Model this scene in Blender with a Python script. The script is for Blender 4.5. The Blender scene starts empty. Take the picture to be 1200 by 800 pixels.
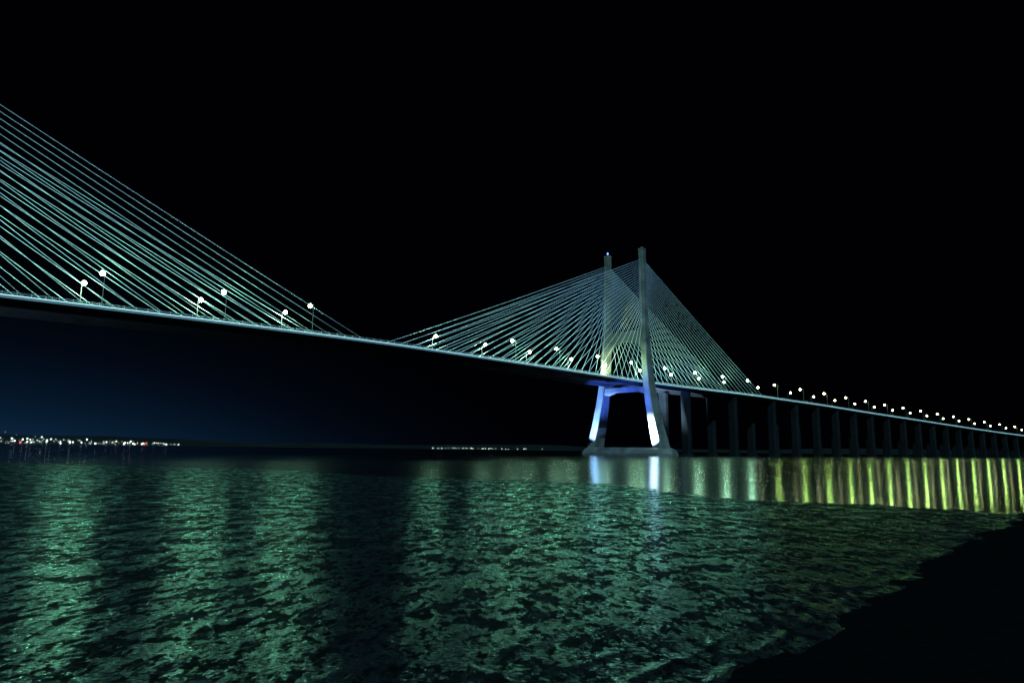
import bpy, math, random
import numpy as np
from mathutils import Vector, Matrix
random.seed(4); rng=np.random.default_rng(7)
sc=bpy.context.scene
sc.view_settings.view_transform='Standard'; sc.view_settings.look='None'; sc.view_settings.exposure=0

# ---------------- materials ----------------
def nt(mat): return mat.node_tree.nodes, mat.node_tree.links
def mat_basic(name,col,rough=.7,spec=.5,noise=0,scale=1.0,metal=0,bump=0):
    m=bpy.data.materials.new(name); m.use_nodes=True; N,L=nt(m); b=N['Principled BSDF']
    b.inputs['Base Color'].default_value=(*col,1); b.inputs['Roughness'].default_value=rough
    b.inputs['Specular IOR Level'].default_value=spec; b.inputs['Metallic'].default_value=metal
    if noise or bump:
        tc=N.new('ShaderNodeTexCoord'); no=N.new('ShaderNodeTexNoise'); no.inputs['Scale'].default_value=scale
        no.inputs['Detail'].default_value=6; L.new(tc.outputs['Object'],no.inputs['Vector'])
        if noise:
            r=N.new('ShaderNodeMapRange'); r.inputs['From Min'].default_value=.3; r.inputs['From Max'].default_value=.7
            r.inputs['To Min'].default_value=1-noise; r.inputs['To Max'].default_value=1+noise*.5
            L.new(no.outputs['Fac'],r.inputs['Value'])
            mx=N.new('ShaderNodeVectorMath'); mx.operation='SCALE'; mx.inputs[0].default_value=col
            L.new(r.outputs['Result'],mx.inputs['Scale']); L.new(mx.outputs['Vector'],b.inputs['Base Color'])
        if bump:
            bp=N.new('ShaderNodeBump'); bp.inputs['Distance'].default_value=bump
            L.new(no.outputs['Fac'],bp.inputs['Height']); L.new(bp.outputs['Normal'],b.inputs['Normal'])
    return m
def mat_emit(name,col,st):
    m=bpy.data.materials.new(name); m.use_nodes=True; N,L=nt(m); b=N['Principled BSDF']
    b.inputs['Base Color'].default_value=(.8,.8,.8,1)
    b.inputs['Emission Color'].default_value=(*col,1); b.inputs['Emission Strength'].default_value=st
    try: m.cycles.emission_sampling='NONE'
    except Exception: pass
    return m
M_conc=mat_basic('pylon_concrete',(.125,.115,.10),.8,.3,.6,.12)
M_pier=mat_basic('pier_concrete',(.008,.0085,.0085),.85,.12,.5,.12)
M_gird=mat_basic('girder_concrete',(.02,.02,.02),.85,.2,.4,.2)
M_par=mat_basic('parapet_concrete',(.3,.31,.3),.7,.3,.15,.4)
M_road=mat_basic('asphalt',(.05,.05,.05),.8,.3,.3,.5)
M_cab=mat_basic('cable_sheath',(.76,.8,.9),.45,.5)
M_steel=mat_basic('galvanised_steel',(.10,.105,.11),.5,.4)
M_paint=mat_basic('lane_paint',(.75,.75,.72),.6)

# ---------------- mesh helpers ----------------
class MB:
    def __init__(s): s.v=[]; s.f=[]; s.m=[]
    def add(s,vs,fs,mi=0):
        o=len(s.v); s.v+= [tuple(v) for v in vs]; s.f+=[tuple(i+o for i in f) for f in fs]; s.m+=[mi]*len(fs)
    def loft(s,rings,mi=0,cap=True):
        n=len(rings[0]); vs=[p for r in rings for p in r]; fs=[]
        for k in range(len(rings)-1):
            for i in range(n):
                j=(i+1)%n; fs.append((k*n+i,k*n+j,(k+1)*n+j,(k+1)*n+i))
        if cap: fs.append(tuple(range(n))[::-1]); fs.append(tuple((len(rings)-1)*n+i for i in range(n)))
        s.add(vs,fs,mi)
    def tube(s,pts,rad,n=6,mi=0):
        rings=[]; pts=[Vector(p) for p in pts]
        for k,p in enumerate(pts):
            d=(pts[min(k+1,len(pts)-1)]-pts[max(k-1,0)]).normalized()
            a=Vector((0,0,1)) if abs(d.z)<.9 else Vector((1,0,0))
            u=d.cross(a).normalized(); w=d.cross(u)
            r=rad[k] if isinstance(rad,(list,tuple)) else rad
            rings.append([p+r*(math.cos(2*math.pi*i/n)*u+math.sin(2*math.pi*i/n)*w) for i in range(n)])
        s.loft(rings,mi)
    def obj(s,name,mats,parent=None,smooth=False):
        me=bpy.data.meshes.new(name); me.from_pydata(s.v,[],s.f); 
        for m in mats: me.materials.append(m)
        me.polygons.foreach_set('material_index',s.m)
        import bmesh
        b=bmesh.new(); b.from_mesh(me); bmesh.ops.recalc_face_normals(b,faces=b.faces); b.to_mesh(me); b.free()
        if smooth: me.polygons.foreach_set('use_smooth',[True]*len(me.polygons))
        o=bpy.data.objects.new(name,me); sc.collection.objects.link(o)
        if parent: o.parent=parent
        return o

# ---------------- bridge alignment ----------------
C=np.array([84.,498.]); DIR=np.array([.692,.722]); DIR/=np.linalg.norm(DIR)
ctrl=[C-DIR*150,C,np.array([203,608.]),np.array([297,693.]),np.array([444,821.]),np.array([805,1104.]),
      np.array([1250,1400.]),np.array([1900,1760.]),np.array([2900,2230.])]
pts=[]
for i in range(1,len(ctrl)-1):
    p0,p1,p2=ctrl[i-1],ctrl[i],ctrl[i+1]; p3=ctrl[i+2] if i+2<len(ctrl) else 2*ctrl[i+1]-ctrl[i]
    for t in np.linspace(0,1,40,endpoint=False):
        d=np.linalg.norm(p2-p1); 
        m1=(p2-p0)/(np.linalg.norm(p2-p1)+np.linalg.norm(p1-p0))*d
        m2=(p3-p1)/(np.linalg.norm(p3-p2)+np.linalg.norm(p2-p1))*d
        h=(2*t**3-3*t**2+1)*p1+(t**3-2*t**2+t)*m1+(-2*t**3+3*t**2)*p2+(t**3-t**2)*m2
        pts.append(h)
pts=np.array(pts); seg=np.linalg.norm(np.diff(pts,axis=0),axis=1); S=np.concatenate([[0],np.cumsum(seg)])
zs=[-900,-700,-452,-378,-300,-226,-100,0,80,160,290,480,930,1450,2200,3200]
zz=[36,42,48.8,50.4,52,53,52.8,52.2,52.3,52.4,51,47,35,25,15,12]
_zf=np.arange(-900,3200,1.0); _zv=np.interp(_zf,zs,zz); k=np.ones(61)/61
_zv2=np.convolve(np.pad(_zv,30,mode='edge'),k,mode='valid')
def pos(s):
    if s<=0: return C+DIR*s
    return np.array([np.interp(s,S,pts[:,0]),np.interp(s,S,pts[:,1])])
def tan(s):
    if s<=-2: return DIR
    a=pos(s+2)-pos(s-2); return a/np.linalg.norm(a)
def P(s,off,z=0,rel=True):
    p=pos(s); t=tan(s); n=np.array([t[1],-t[0]])   # near side positive
    q=p+n*off
    return (q[0],q[1],(float(np.interp(s,_zf,_zv2)) if rel else 0)+z)
SEND=2600
bridge=bpy.data.objects.new('cable_stayed_bridge',None); sc.collection.objects.link(bridge)
def sweep(prof,mats,name,s0=-880,s1=SEND,step=8,mb=None,mi=0):
    m=mb or MB(); rings=[[P(s,o,z) for o,z in prof] for s in np.arange(s0,s1,step)]
    m.loft(rings,mi)
    return m if mb else m.obj(name,mats,bridge)
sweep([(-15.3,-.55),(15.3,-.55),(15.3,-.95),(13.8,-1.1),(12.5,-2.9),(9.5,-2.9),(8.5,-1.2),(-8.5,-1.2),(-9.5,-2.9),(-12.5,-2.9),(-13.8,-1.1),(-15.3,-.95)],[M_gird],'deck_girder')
sweep([(-14.9,-.05),(14.9,-.05),(14.9,-.54),(-14.9,-.54)],[M_road],'roadway')
mb=MB()
for sg in (1,-1):
    sweep([(sg*15.0,-.9),(sg*15.55,-.9),(sg*15.5,.05),(sg*15.35,.35),(sg*15.05,.35)],None,None,mb=mb)
for o in (-.4,.4): sweep([(o-.12,-.045),(o+.12,-.045),(o+.1,.8),(o-.1,.8)],None,None,mb=mb)
mb.obj('parapet',[M_par],bridge)
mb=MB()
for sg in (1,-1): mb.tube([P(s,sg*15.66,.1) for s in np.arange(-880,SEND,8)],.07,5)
mb.obj('added_edge_glow',[mat_emit('edge_glow',(.45,.88,1),2.1)],bridge)  # added glowing line to brighten the parapet edge, no real fitting
mb=MB()
for o in (-10.9,-7.3,-3.7,3.7,7.3,10.9): sweep([(o-.08,-.046),(o+.08,-.046),(o+.08,-.04),(o-.08,-.04)],None,None,mb=mb)
mb.obj('lane_markings',[M_paint],bridge)
mb=MB()
for sg in (1,-1):
    for zr in (.75,1.25):
        mb.tube([P(s,sg*15.25,zr) for s in np.arange(-880,SEND,8)],.05,4)
    for s in np.arange(-700,1500,4.0):
        mb.tube([P(s,sg*15.25,.3),P(s,sg*15.25,1.45)],.1,4)
mb.obj('railing',[mat_basic('rail_steel',(.6,.6,.6),.5,.5)],bridge)

# ---------------- pylons ----------------
def rect(cs,off,w,l,z):
    ch=.35
    r=[(-l/2+ch,-w/2),(l/2-ch,-w/2),(l/2,-w/2+ch),(l/2,w/2-ch),(l/2-ch,w/2),(-l/2+ch,w/2),(-l/2,w/2-ch),(-l/2,-w/2+ch)]
    n=np.array([DIR[1],-DIR[0]]); c=pos(cs)
    out=[]
    for a,b in r:
        q=c+DIR*a+n*(off+b); out.append((q[0],q[1],z))
    return out
legprof=[(5.5,28.5,6.2,13.5),(20,24.8,5.8,11.6),(36,21.6,5.4,9.8),(50,19.4,5.1,8.4),(66,17.9,4.8,7.2),(90,16.4,4.5,6.0),(95,16.3,4.2,5.2),(120,15.8,4.0,4.9),(149.5,15.4,3.8,4.6)]
def leg_off(z): return float(np.interp(z,[a[0] for a in legprof],[a[1] for a in legprof]))
def leg_w(z): return float(np.interp(z,[a[0] for a in legprof],[a[2] for a in legprof]))
def pylon(cs):
    py=bpy.data.objects.new('pylon',None); sc.collection.objects.link(py); py.parent=bridge
    mb=MB()
    for sg in (1,-1):
        mb.loft([rect(cs,sg*o,w,l,z) for z,o,w,l in legprof])
        mb.loft([rect(cs,sg*15.4,4.2,5.0,149.51),rect(cs,sg*15.4,4.2,5.0,150.6)])
        mb.loft([rect(cs,sg*15.4,2.0,2.4,150.61),rect(cs,sg*15.4,1.6,2.0,151.8)])
    mb.obj('legs',[M_conc],py)
    n=np.array([DIR[1],-DIR[0]]); c=pos(cs)
    def prism(poly,l,m):
        ra=[];rb=[]
        for o,z in poly:
            q=c+n*o; a=q-DIR*l/2; b=q+DIR*l/2
            ra.append((a[0],a[1],z)); rb.append((b[0],b[1],z))
        m.loft([ra,rb])
    mb=MB()
    sof=[]
    for a in np.linspace(0,math.pi,33):
        x=math.copysign(abs(math.cos(a))**.62,math.cos(a)); z=68+14.5*math.sin(a)**.8
        sof.append((x*15.2,z))
    prism([(-(leg_off(90)-1.6),90),(-(leg_off(68)-1.6),67.9)]+sof[::-1]+[(leg_off(68)-1.6,67.9),(leg_off(90)-1.6,90)],4.4,mb)
    prism([(-19,48.7),(-19.6,44),(-17,43.6),(-10,45.6),(10,45.6),(17,43.6),(19.6,44),(19,48.7)],6.0,mb)
    mb.obj('cross_beams',[M_conc],py)
    mb=MB()
    def hexring(a,b,z,k=7):
        out=[]
        for o,l in [(-a,-b+k),(-a+k,-b),(a-k,-b),(a,-b+k),(a,b-k),(a-k,b),(-a+k,b),(-a,b-k)]:
            q=c+n*o+DIR*l; out.append((q[0],q[1],z))
        return out
    mb.loft([hexring(39,11.5,-4),hexring(39,11.5,1.6),hexring(37.5,10,4.2),hexring(35,8.6,5.6)])
    mb.obj('plinth',[M_conc],py)
    return py
pylon(0); pylon(-452)

# ---------------- stay cables ----------------
mb=MB(); an=MB()
def fan(cs,sgn,reach,N=24):
    for side in (1,-1):
        for i in range(N):
            f=i/(N-1)
            s=cs+sgn*(11+(reach-11)*f)
            zt=99+43*f**.8
            lo=side*(leg_off(zt)+.0); 
            n=np.array([DIR[1],-DIR[0]]); q=pos(cs)+n*lo+DIR*sgn*2.3
            a=Vector((q[0],q[1],zt)); b=Vector(P(s,side*14.6,.0))
            pl=[]
            for t in np.linspace(0,1,9):
                p=a.lerp(b,t); p.z-= 4*t*(1-t)*reach*.004*f; pl.append(p)
            mb.tube(pl,.095,6)
            d=(a-b).normalized(); an.tube([b+d*.0,b+d*3.2],[.26,.18],8)
fan(0,-1,218); fan(0,1,178); fan(-452,1,216); fan(-452,-1,185)
mb.obj('stay_cables',[M_cab],bridge,True); an.obj('cable_anchor_sleeves',[M_steel],bridge,True)

# ---------------- piers ----------------
mb=MB()
bents=[62,132,200]+list(np.arange(245,SEND-20,45.0))+[-452-62,-452-132,-452-200,-452-245,-452-290,-452-335,-452-380]
for s in bents:
    t=tan(s); n=np.array([t[1],-t[0]]); c=pos(s); zt=P(s,0)[2]-2.9
    for sg in (1,-1):
        def ring(w,l,z,o):
            return [(*(c+t*a+n*(sg*o+b)),z) for a,b in [(-l/2,-w/2+.8),(-l/2+.8,-w/2),(l/2-.8,-w/2),(l/2,-w/2+.8),(l/2,w/2-.8),(l/2-.8,w/2),(-l/2+.8,w/2),(-l/2,w/2-.8)]]
        mb.loft([ring(7.0,4.6,1.5,10.4),ring(7.0,4.6,zt-3,10.4),ring(7.4,4.8,zt-.01,10.6)])
        mb.loft([ring(8.5,8,-3,10.4),ring(8.5,8,1.5,10.4)])
    def cb(z,w,l): return [(*(c+t*a+n*b),z) for a,b in [(-l/2,-w/2),(l/2,-w/2),(l/2,w/2),(-l/2,w/2)]]
    if s>150 or s<-600: mb.loft([cb(zt-4.2,13,3.0),cb(zt-.6,13,3.0)])
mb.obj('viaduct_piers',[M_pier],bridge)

# ---------------- street lamps ----------------
def lamp_mesh(name,em):
    mb=MB(); H=13.2
    mb.tube([(0,0,0),(0,0,.5)],.28,8); mb.tube([(0,0,.5),(0,0,6),(0,0,H)],[.14,.11,.08],8)
    arc=[(0,0,H-.1)]+[(2.4*math.sin(a),0,H-.1+.8*(1-math.cos(a))) for a in np.linspace(.2,1.5,6)]
    mb.tube(arc,.07,6)
    x,z=2.9,H+.72
    def r(a,b,zz): return [(x-a,-b,zz),(x+a,-b,zz),(x+a,b,zz),(x-a,b,zz)]
    mb.loft([r(.72,.36,z),r(.76,.4,z+.14),r(.45,.2,z+.34)])
    rings=[]
    for k in range(8):
        a=math.pi*(k+.5)/8; rr=.9*math.sin(a); rings.append([(x+rr*math.cos(t),rr*math.sin(t),z-.9+.88*math.cos(a)) for t in np.linspace(0,2*math.pi,14,endpoint=False)])
    mb.loft(rings,1)
    o=mb.obj(name,[M_steel,em]); me=o.data; bpy.data.objects.remove(o); return me
E1=mat_emit('lamp_lens_white',(.8,1,.6),30); E2=mat_emit('lamp_lens_sodium',(.95,1,.5),30)
LM1=lamp_mesh('street_lamp_mesh',E1); LM2=lamp_mesh('street_lamp_mesh_b',E2)
def plight(nm,col,en):
    l=bpy.data.lights.new(nm,'POINT'); l.color=col; l.energy=en; l.shadow_soft_size=.8; return l
LPs={(0,1):plight('lamp_light_white',(.42,1,.6),19000),(0,-1):plight('lamp_light_white_b',(.42,1,.6),14000),
     (1,1):plight('lamp_light_sodium',(.5,1,.2),5400)}
def lamp(s,side):
    x,y,z=P(s,side*14.2,-.04); t=tan(s); n=np.array([t[1],-t[0]])*(-side)
    right=s>160
    o=bpy.data.objects.new('street_lamp',LM2 if right else LM1); sc.collection.objects.link(o)
    o.location=(x,y,z); o.rotation_euler=(0,0,math.atan2(n[1],n[0]))
    if s>60 and side==-1: return
    l=bpy.data.objects.new('bulb',LPs[(int(right),side)]); sc.collection.objects.link(l); l.parent=o; l.location=(2.9,0,11.3)
for s in [-476,-433,-390,-347,-303,-264,-172,-133,-93,-50,-10,33,75,116,157]:
    for side in (1,-1):
        if s==-172 and side==1: continue
        lamp(s,side)
s=206.
while s<1450:
    st=52+max(0,s-500)*.03
    lamp(s,1); lamp(s+(st/2 if s>250 else 12),-1); s+=st

# ---------------- floodlights on plinths ----------------
def spot(name,loc,tgt,col,en,ang,blend=.6,size=.4):
    l=bpy.data.lights.new(name,'SPOT'); l.color=col; l.energy=en; l.spot_size=math.radians(ang); l.spot_blend=blend; l.shadow_soft_size=size
    o=bpy.data.objects.new(name,l); sc.collection.objects.link(o); o.location=loc; o.parent=bridge
    d=Vector(tgt)-Vector(loc); o.rotation_euler=d.to_track_quat('-Z','Y').to_euler()
nn=np.array([DIR[1],-DIR[0]])
def W(cs,a,o,z): q=pos(cs)+DIR*a+nn*o; return (q[0],q[1],z)
for cs,kk in ((0,1),(-452,.1)):
    spot('floodlight',W(cs,-22,27,5),W(cs,-3,24,17),(.42,.7,1),5000000*kk,50,.9)
    spot('floodlight',W(cs,-24,-25,5),W(cs,-3,-23,26),(.2,.46,1),1000000*kk,60)
    spot('floodlight',W(cs,-10,-14.0,52.4),W(cs,-2,-18,64),(.85,1,.5),420000*kk,50)
spot('floodlight',W(0,-40,0,6),W(0,-8,0,47),(.05,.15,1),1000000,75)

# ---------------- pylon aviation lights ----------------
mb=MB()
p=W(0,0,-15.4,152.3)
mb.tube([(p[0],p[1],151.8),(p[0],p[1],152.2)],.2,8,1)
rings=[[(p[0]+.6*math.sin(a)*math.cos(t),p[1]+.6*math.sin(a)*math.sin(t),152.7-.6*math.cos(a)) for t in np.linspace(0,2*math.pi,10,endpoint=False)] for a in np.linspace(.2,2.9,6)]
mb.loft(rings,0)
mb.obj('beacon',[mat_emit('beacon_blue',(.1,.2,1),8),M_steel],bridge)

# ---------------- numpy noise ----------------
def vnoise(x,y,seed=0):
    xi=np.floor(x).astype(np.int64); yi=np.floor(y).astype(np.int64); xf=x-xi; yf=y-yi
    def h(a,b):
        n=(a*374761393+b*668265263+seed*974634777)&0xffffffff
        n=((n^(n>>13))*1274126177)&0xffffffff
        return ((n^(n>>16))&0xffff)/65535.
    u=xf*xf*(3-2*xf); v=yf*yf*(3-2*yf)
    return (h(xi,yi)*(1-u)+h(xi+1,yi)*u)*(1-v)+(h(xi,yi+1)*(1-u)+h(xi+1,yi+1)*u)*v
def fbm(x,y,o=4,seed=0):
    r=0;a=.5
    for i in range(o): r=r+a*vnoise(x*2**i+i*17.3,y*2**i-i*9.1,seed+i); a*=.5
    return r/(1-.5**o)
def grid(name,X,Y,Z,mat,smooth=True):
    nr,nc=X.shape; v=np.stack([X,Y,Z],-1).reshape(-1,3)
    i=np.arange(nr*nc).reshape(nr,nc); f=np.stack([i[:-1,:-1],i[:-1,1:],i[1:,1:],i[1:,:-1]],-1).reshape(-1,4)
    me=bpy.data.meshes.new(name); me.vertices.add(len(v)); me.vertices.foreach_set('co',v.ravel())
    me.loops.add(len(f)*4); me.loops.foreach_set('vertex_index',f.ravel())
    me.polygons.add(len(f)); me.polygons.foreach_set('loop_start',np.arange(len(f))*4); me.polygons.foreach_set('loop_total',np.full(len(f),4))
    me.update(calc_edges=True); me.materials.append(mat)
    if smooth: me.polygons.foreach_set('use_smooth',[True]*len(f))
    o=bpy.data.objects.new(name,me); sc.collection.objects.link(o); return o

# ---------------- water ----------------
m=bpy.data.materials.new('river_water'); m.use_nodes=True; N,L=nt(m); b=N['Principled BSDF']
b.inputs['Base Color'].default_value=(.001,.003,.004,1); b.inputs['IOR'].default_value=1.33; b.inputs['Roughness'].default_value=.14
M_water=m
xs=np.array([-14000,-4000,-1000,-300,0,300,1000,4000,14000.]); ys=np.array([-400,-100,0,100,400,1500,5000,14000.])
X,Y=np.meshgrid(xs,ys); grid('river_water',X,Y,X*0,M_water)
X,Y=np.meshgrid(np.array([-15000,0,15000.]),np.array([-500,0,15000.])); grid('ground',X,Y,X*0-4,mat_basic('riverbed',(.03,.03,.025),.9,.2,.3,.1))

# ---------------- tidal mud flat ----------------
m=bpy.data.materials.new('wet_mud'); m.use_nodes=True; N,L=nt(m); N.remove(N['Principled BSDF']); out=N['Material Output']
tc=N.new('ShaderNodeTexCoord')
def noise(scale,det,rough,mapping=None):
    n=N.new('ShaderNodeTexNoise'); n.inputs['Scale'].default_value=scale; n.inputs['Detail'].default_value=det; n.inputs['Roughness'].default_value=rough
    if mapping:
        mp=N.new('ShaderNodeMapping'); mp.inputs['Scale'].default_value=mapping[0]; mp.inputs['Rotation'].default_value=(0,0,math.radians(mapping[1]))
        L.new(tc.outputs['Object'],mp.inputs['Vector']); L.new(mp.outputs['Vector'],n.inputs['Vector'])
    else: L.new(tc.outputs['Object'],n.inputs['Vector'])
    return n
n1=noise(4.8,7,.8,((1,.5,1),-12))       # seaweed / drained mud mask
n1b=noise(7,2,.5); n2=noise(28,2,.6); n3=noise(.5,4,.6); n4=noise(1.7,4,.6,((1,.55,1),10))
vo=N.new('ShaderNodeTexVoronoi'); vo.feature='SMOOTH_F1'; vo.inputs['Scale'].default_value=11.0; vo.inputs['Smoothness'].default_value=.25
L.new(tc.outputs['Object'],vo.inputs['Vector'])
def mr(src,a,b_,c,d):
    r=N.new('ShaderNodeMapRange'); r.inputs['From Min'].default_value=a; r.inputs['From Max'].default_value=b_
    r.inputs['To Min'].default_value=c; r.inputs['To Max'].default_value=d; L.new(src,r.inputs['Value']); return r.outputs['Result']
def bump(src,dist,prev=None,inv=False):
    b_=N.new('ShaderNodeBump'); b_.inputs['Distance'].default_value=dist; b_.invert=inv; L.new(src,b_.inputs['Height'])
    if prev: L.new(prev,b_.inputs['Normal'])
    return b_.outputs['Normal']
def mth(op,a,b_):
    n=N.new('ShaderNodeMath'); n.operation=op; L.new(a,n.inputs[0]); L.new(b_,n.inputs[1]); return n.outputs[0]
nrm=bump(n1b.outputs['Fac'],.004); nrm=bump(vo.outputs['Distance'],.006,nrm,True); nrm=bump(n2.outputs['Fac'],.003,nrm)
df=N.new('ShaderNodeBsdfDiffuse'); gl=N.new('ShaderNodeBsdfGlossy'); mx=N.new('ShaderNodeMixShader')
gl.distribution='GGX'; gl.inputs['Color'].default_value=(.62,.97,.97,1)
cr=N.new('ShaderNodeValToRGB'); cr.color_ramp.elements[0].position=.46; cr.color_ramp.elements[0].color=(.012,.014,.014,1)
cr.color_ramp.elements[1].position=.56; cr.color_ramp.elements[1].color=(.003,.003,.003,1)
L.new(n1.outputs['Fac'],cr.inputs['Fac']); L.new(cr.outputs['Color'],df.inputs['Color'])
L.new(mr(n1.outputs['Fac'],.44,.54,.12,.3),gl.inputs['Roughness'])
L.new(nrm,df.inputs['Normal']); L.new(nrm,gl.inputs['Normal'])
fr=N.new('ShaderNodeFresnel'); fr.inputs['IOR'].default_value=1.45; L.new(nrm,fr.inputs['Normal'])
ad=mth('ADD',mth('ADD',n1.outputs['Fac'],mr(n3.outputs['Fac'],.3,.7,-.08,.08)),mr(n4.outputs['Fac'],.3,.7,-.13,.13))
vm=mr(vo.outputs['Distance'],.2,.6,1.0,.2)   # crevices between lumps hold less sheen
fac=mth('MULTIPLY',mth('MULTIPLY',fr.outputs[0],mr(ad,.48,.53,1.0,.05)),vm)
L.new(fac,mx.inputs[0]); L.new(df.outputs[0],mx.inputs[1]); L.new(gl.outputs[0],mx.inputs[2]); L.new(mx.outputs[0],out.inputs['Surface'])
M_mud=m
bx=np.array([-30,-14,-6,-.5,3.1,7.5,14.4,25.9,46,95,200]); by=np.array([-26,-8,1.5,6.0,9.3,14.8,23.1,34.8,52,86,150])
r=7*np.power(160/7,np.linspace(0,1,700)); u=np.linspace(-1.5,1.3,1000)
U,R=np.meshgrid(u,r); X=U*R; Y=R
hgt=(fbm(X*.4,Y*.4,2,3)-.5)*.014+(fbm(X*6,Y*4,3,9)-.5)*.008
d=(X-np.interp(Y,by,bx))*.76
dn=d+(fbm(X*.5,Y*.5,2,41)-.5)*.5
for off,hh in ((.45,.035),(1.15,.03),(2.0,.025),(3.1,.02),(4.4,.015)):
    hgt+=hh*np.exp(-((dn+off)/.1)**2)*np.clip(fbm(X*.8,Y*.8,2,43)*2-.4,0,1)
edge=np.where(X>0,80-X*1.6,80-X*.4); edge=np.maximum(edge,34)
e=edge+ (fbm(X*.06,Y*.10,3,5)-.5)*30 - Y
Z=.035+hgt - np.clip(1-e/14,0,2)*.05
Z=np.maximum(Z,-.3)
grid('tidal_mud_flat',X,Y,Z,M_mud)

# ---------------- shore bank ----------------
tt=np.linspace(0,1,300); seg=np.concatenate([[0],np.cumsum(np.hypot(np.diff(bx),np.diff(by)))]); q=seg[-1]*tt**1.5
cx=np.interp(q,seg,bx); cy=np.interp(q,seg,by)
for _ in range(30):
    cx[1:-1]=(cx[:-2]+cx[1:-1]*2+cx[2:])/4; cy[1:-1]=(cy[:-2]+cy[1:-1]*2+cy[2:])/4
w=np.concatenate([np.linspace(-.8,6,60),np.geomspace(6.3,160,50)])
Wd,Cx=np.meshgrid(w,cx); _,Cy=np.meshgrid(w,cy)
tx=np.gradient(cx); ty=np.gradient(cy); ln=np.hypot(tx,ty); nx=ty/ln; ny=-tx/ln
X=Cx+Wd*nx[:,None]; Y=Cy+Wd*ny[:,None]
Z=.035+.03*np.clip(Wd,-1,6)+(fbm(X*.7,Y*.7,4,21)-.5)*.03+(fbm(X*4,Y*4,2,23)-.5)*.02
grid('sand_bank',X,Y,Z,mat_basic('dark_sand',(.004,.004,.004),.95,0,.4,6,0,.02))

# ---------------- distant shore ----------------
xs=np.linspace(-14000,12000,260); 
hz=20+110*fbm(xs/1600,xs*0,4,31)**1.5+70*np.exp(-((xs+6200)/2500)**2)
X=np.stack([xs,xs,xs,xs]); Y=np.stack([xs*0+7600,xs*0+7800,xs*0+8600,xs*0+11000]); Z=np.stack([xs*0-2,xs*0+6,hz,hz*0-5])
grid('distant_hills',X,Y,Z,mat_basic('hill_vegetation',(.01,.012,.01),.95,.1,.4,.003))
mbs=MB()
def bulb(p,r,mi):
    x,y,z=p; mbs.add([(x+r,y,z),(x-r,y,z),(x,y+r,z),(x,y-r,z),(x,y,z+r),(x,y,z-r)],[(0,2,4),(2,1,4),(1,3,4),(3,0,4),(2,0,5),(1,2,5),(3,1,5),(0,3,5)],mi)
for i in range(260):
    k=random.random()**1.5; f=-.8+.32*k
    y=random.uniform(7300,7600); z=10+abs(random.gauss(0,1))*50*(1-k*.85)
    bulb((f*y,y,z),random.choice([1.2,1.6,2.2,3.2,6.5]),random.choice([0,0,0,1,2]))
for i in range(40):
    f=random.choice([-1,0,1])*.03+random.uniform(-.06,.05)-.03; y=7400
    bulb((f*y,y,random.uniform(8,16)),random.uniform(1.4,3.2),random.choice([0,2,2]))
for f in (-.71,-.53): bulb((f*5000,5000,12),5,3)
for f,y in ((.33,900),(.61,1000)): bulb((f*y,y,2.5),.5,3)
mbs.obj('distant_city_lights',[mat_emit('city_white',(.8,.95,1),8),mat_emit('city_orange',(1,.6,.25),5),mat_emit('city_green',(.6,1,.7),5),mat_emit('city_red',(1,.03,.02),6)])

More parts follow.
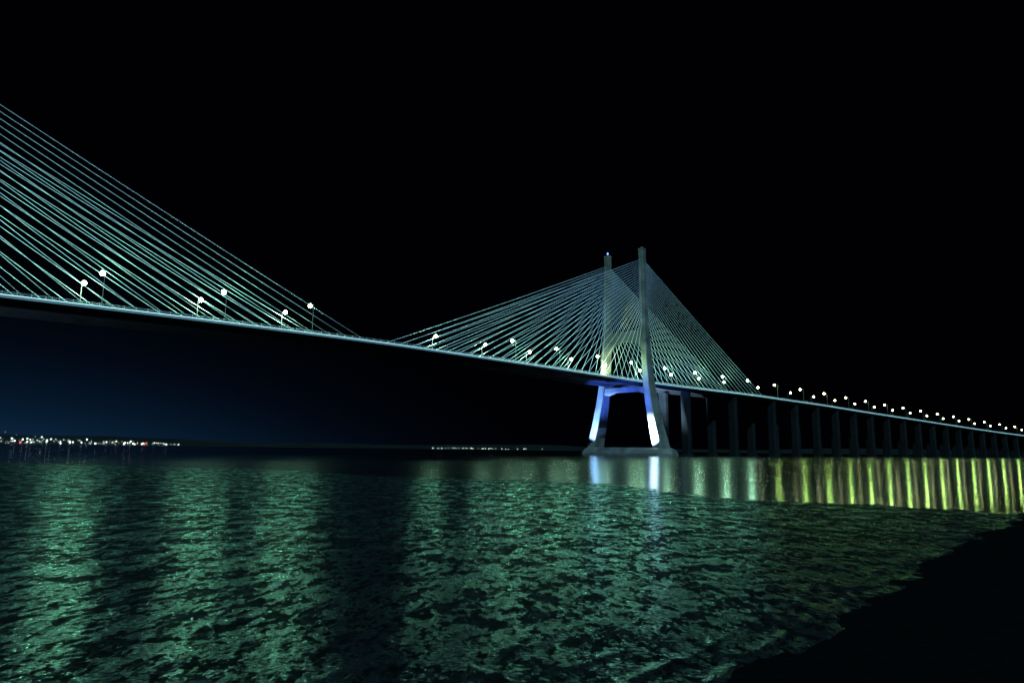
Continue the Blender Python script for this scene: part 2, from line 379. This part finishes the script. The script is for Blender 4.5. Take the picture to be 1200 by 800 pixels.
# ---------------- world ----------------
w=bpy.data.worlds.new('World'); sc.world=w; w.use_nodes=True; N=w.node_tree.nodes; L=w.node_tree.links
bg=N['Background']; bg.inputs['Strength'].default_value=1
sky=N.new('ShaderNodeTexSky'); sky.sky_type='NISHITA'; sky.sun_disc=False; sky.sun_elevation=math.radians(-8); sky.sun_rotation=math.radians(-40)
tc=N.new('ShaderNodeTexCoord'); sx=N.new('ShaderNodeSeparateXYZ'); L.new(tc.outputs['Generated'],sx.inputs[0])
def math_(op,a,b=None):
    n=N.new('ShaderNodeMath'); n.operation=op
    for i,v in enumerate((a,b)):
        if v is None: continue
        if isinstance(v,(int,float)): n.inputs[i].default_value=v
        else: L.new(v,n.inputs[i])
    return n.outputs[0]
dt=N.new('ShaderNodeVectorMath'); dt.operation='DOT_PRODUCT'; L.new(tc.outputs['Generated'],dt.inputs[0]); dt.inputs[1].default_value=Vector((-.68,.73,0)).normalized()
az=math_('POWER',math_('MAXIMUM',dt.outputs['Value'],0),14)
el=math_('POWER',math_('SUBTRACT',1,math_('ABSOLUTE',sx.outputs['Z'])),16)
g=math_('MULTIPLY',az,el)
v=N.new('ShaderNodeVectorMath'); v.operation='SCALE'; v.inputs[0].default_value=(.0042,.022,.056); L.new(g,v.inputs['Scale'])
v2=N.new('ShaderNodeVectorMath'); v2.operation='SCALE'; L.new(sky.outputs['Color'],v2.inputs[0]); v2.inputs['Scale'].default_value=.0003
v3=N.new('ShaderNodeVectorMath'); v3.operation='ADD'; L.new(v.outputs[0],v3.inputs[0]); L.new(v2.outputs[0],v3.inputs[1])
v4=N.new('ShaderNodeVectorMath'); v4.operation='ADD'; L.new(v3.outputs[0],v4.inputs[0]); v4.inputs[1].default_value=(.0003,.0003,.0008)
L.new(v4.outputs[0],bg.inputs['Color'])

# added teal fill sun brightening cables and concrete, not an actual moon
l=bpy.data.lights.new('cable_fill_sun','SUN'); l.energy=2.9; l.angle=math.radians(.5); l.color=(.31,.73,1)
o=bpy.data.objects.new('cable_fill_sun',l); sc.collection.objects.link(o)
o.rotation_euler=Vector((-.1,.8,-.62)).to_track_quat('-Z','Y').to_euler(); o.location=(0,0,300)

# ---------------- camera ----------------
cam=bpy.data.cameras.new('camera'); cam.lens=24; cam.sensor_width=36; cam.clip_end=30000; cam.clip_start=.1
co=bpy.data.objects.new('camera',cam); sc.collection.objects.link(co)
co.matrix_world=Matrix.Translation((0,0,3))@Matrix.Rotation(math.radians(99),4,'X')@Matrix.Rotation(math.radians(.7),4,'Z')
sc.camera=co
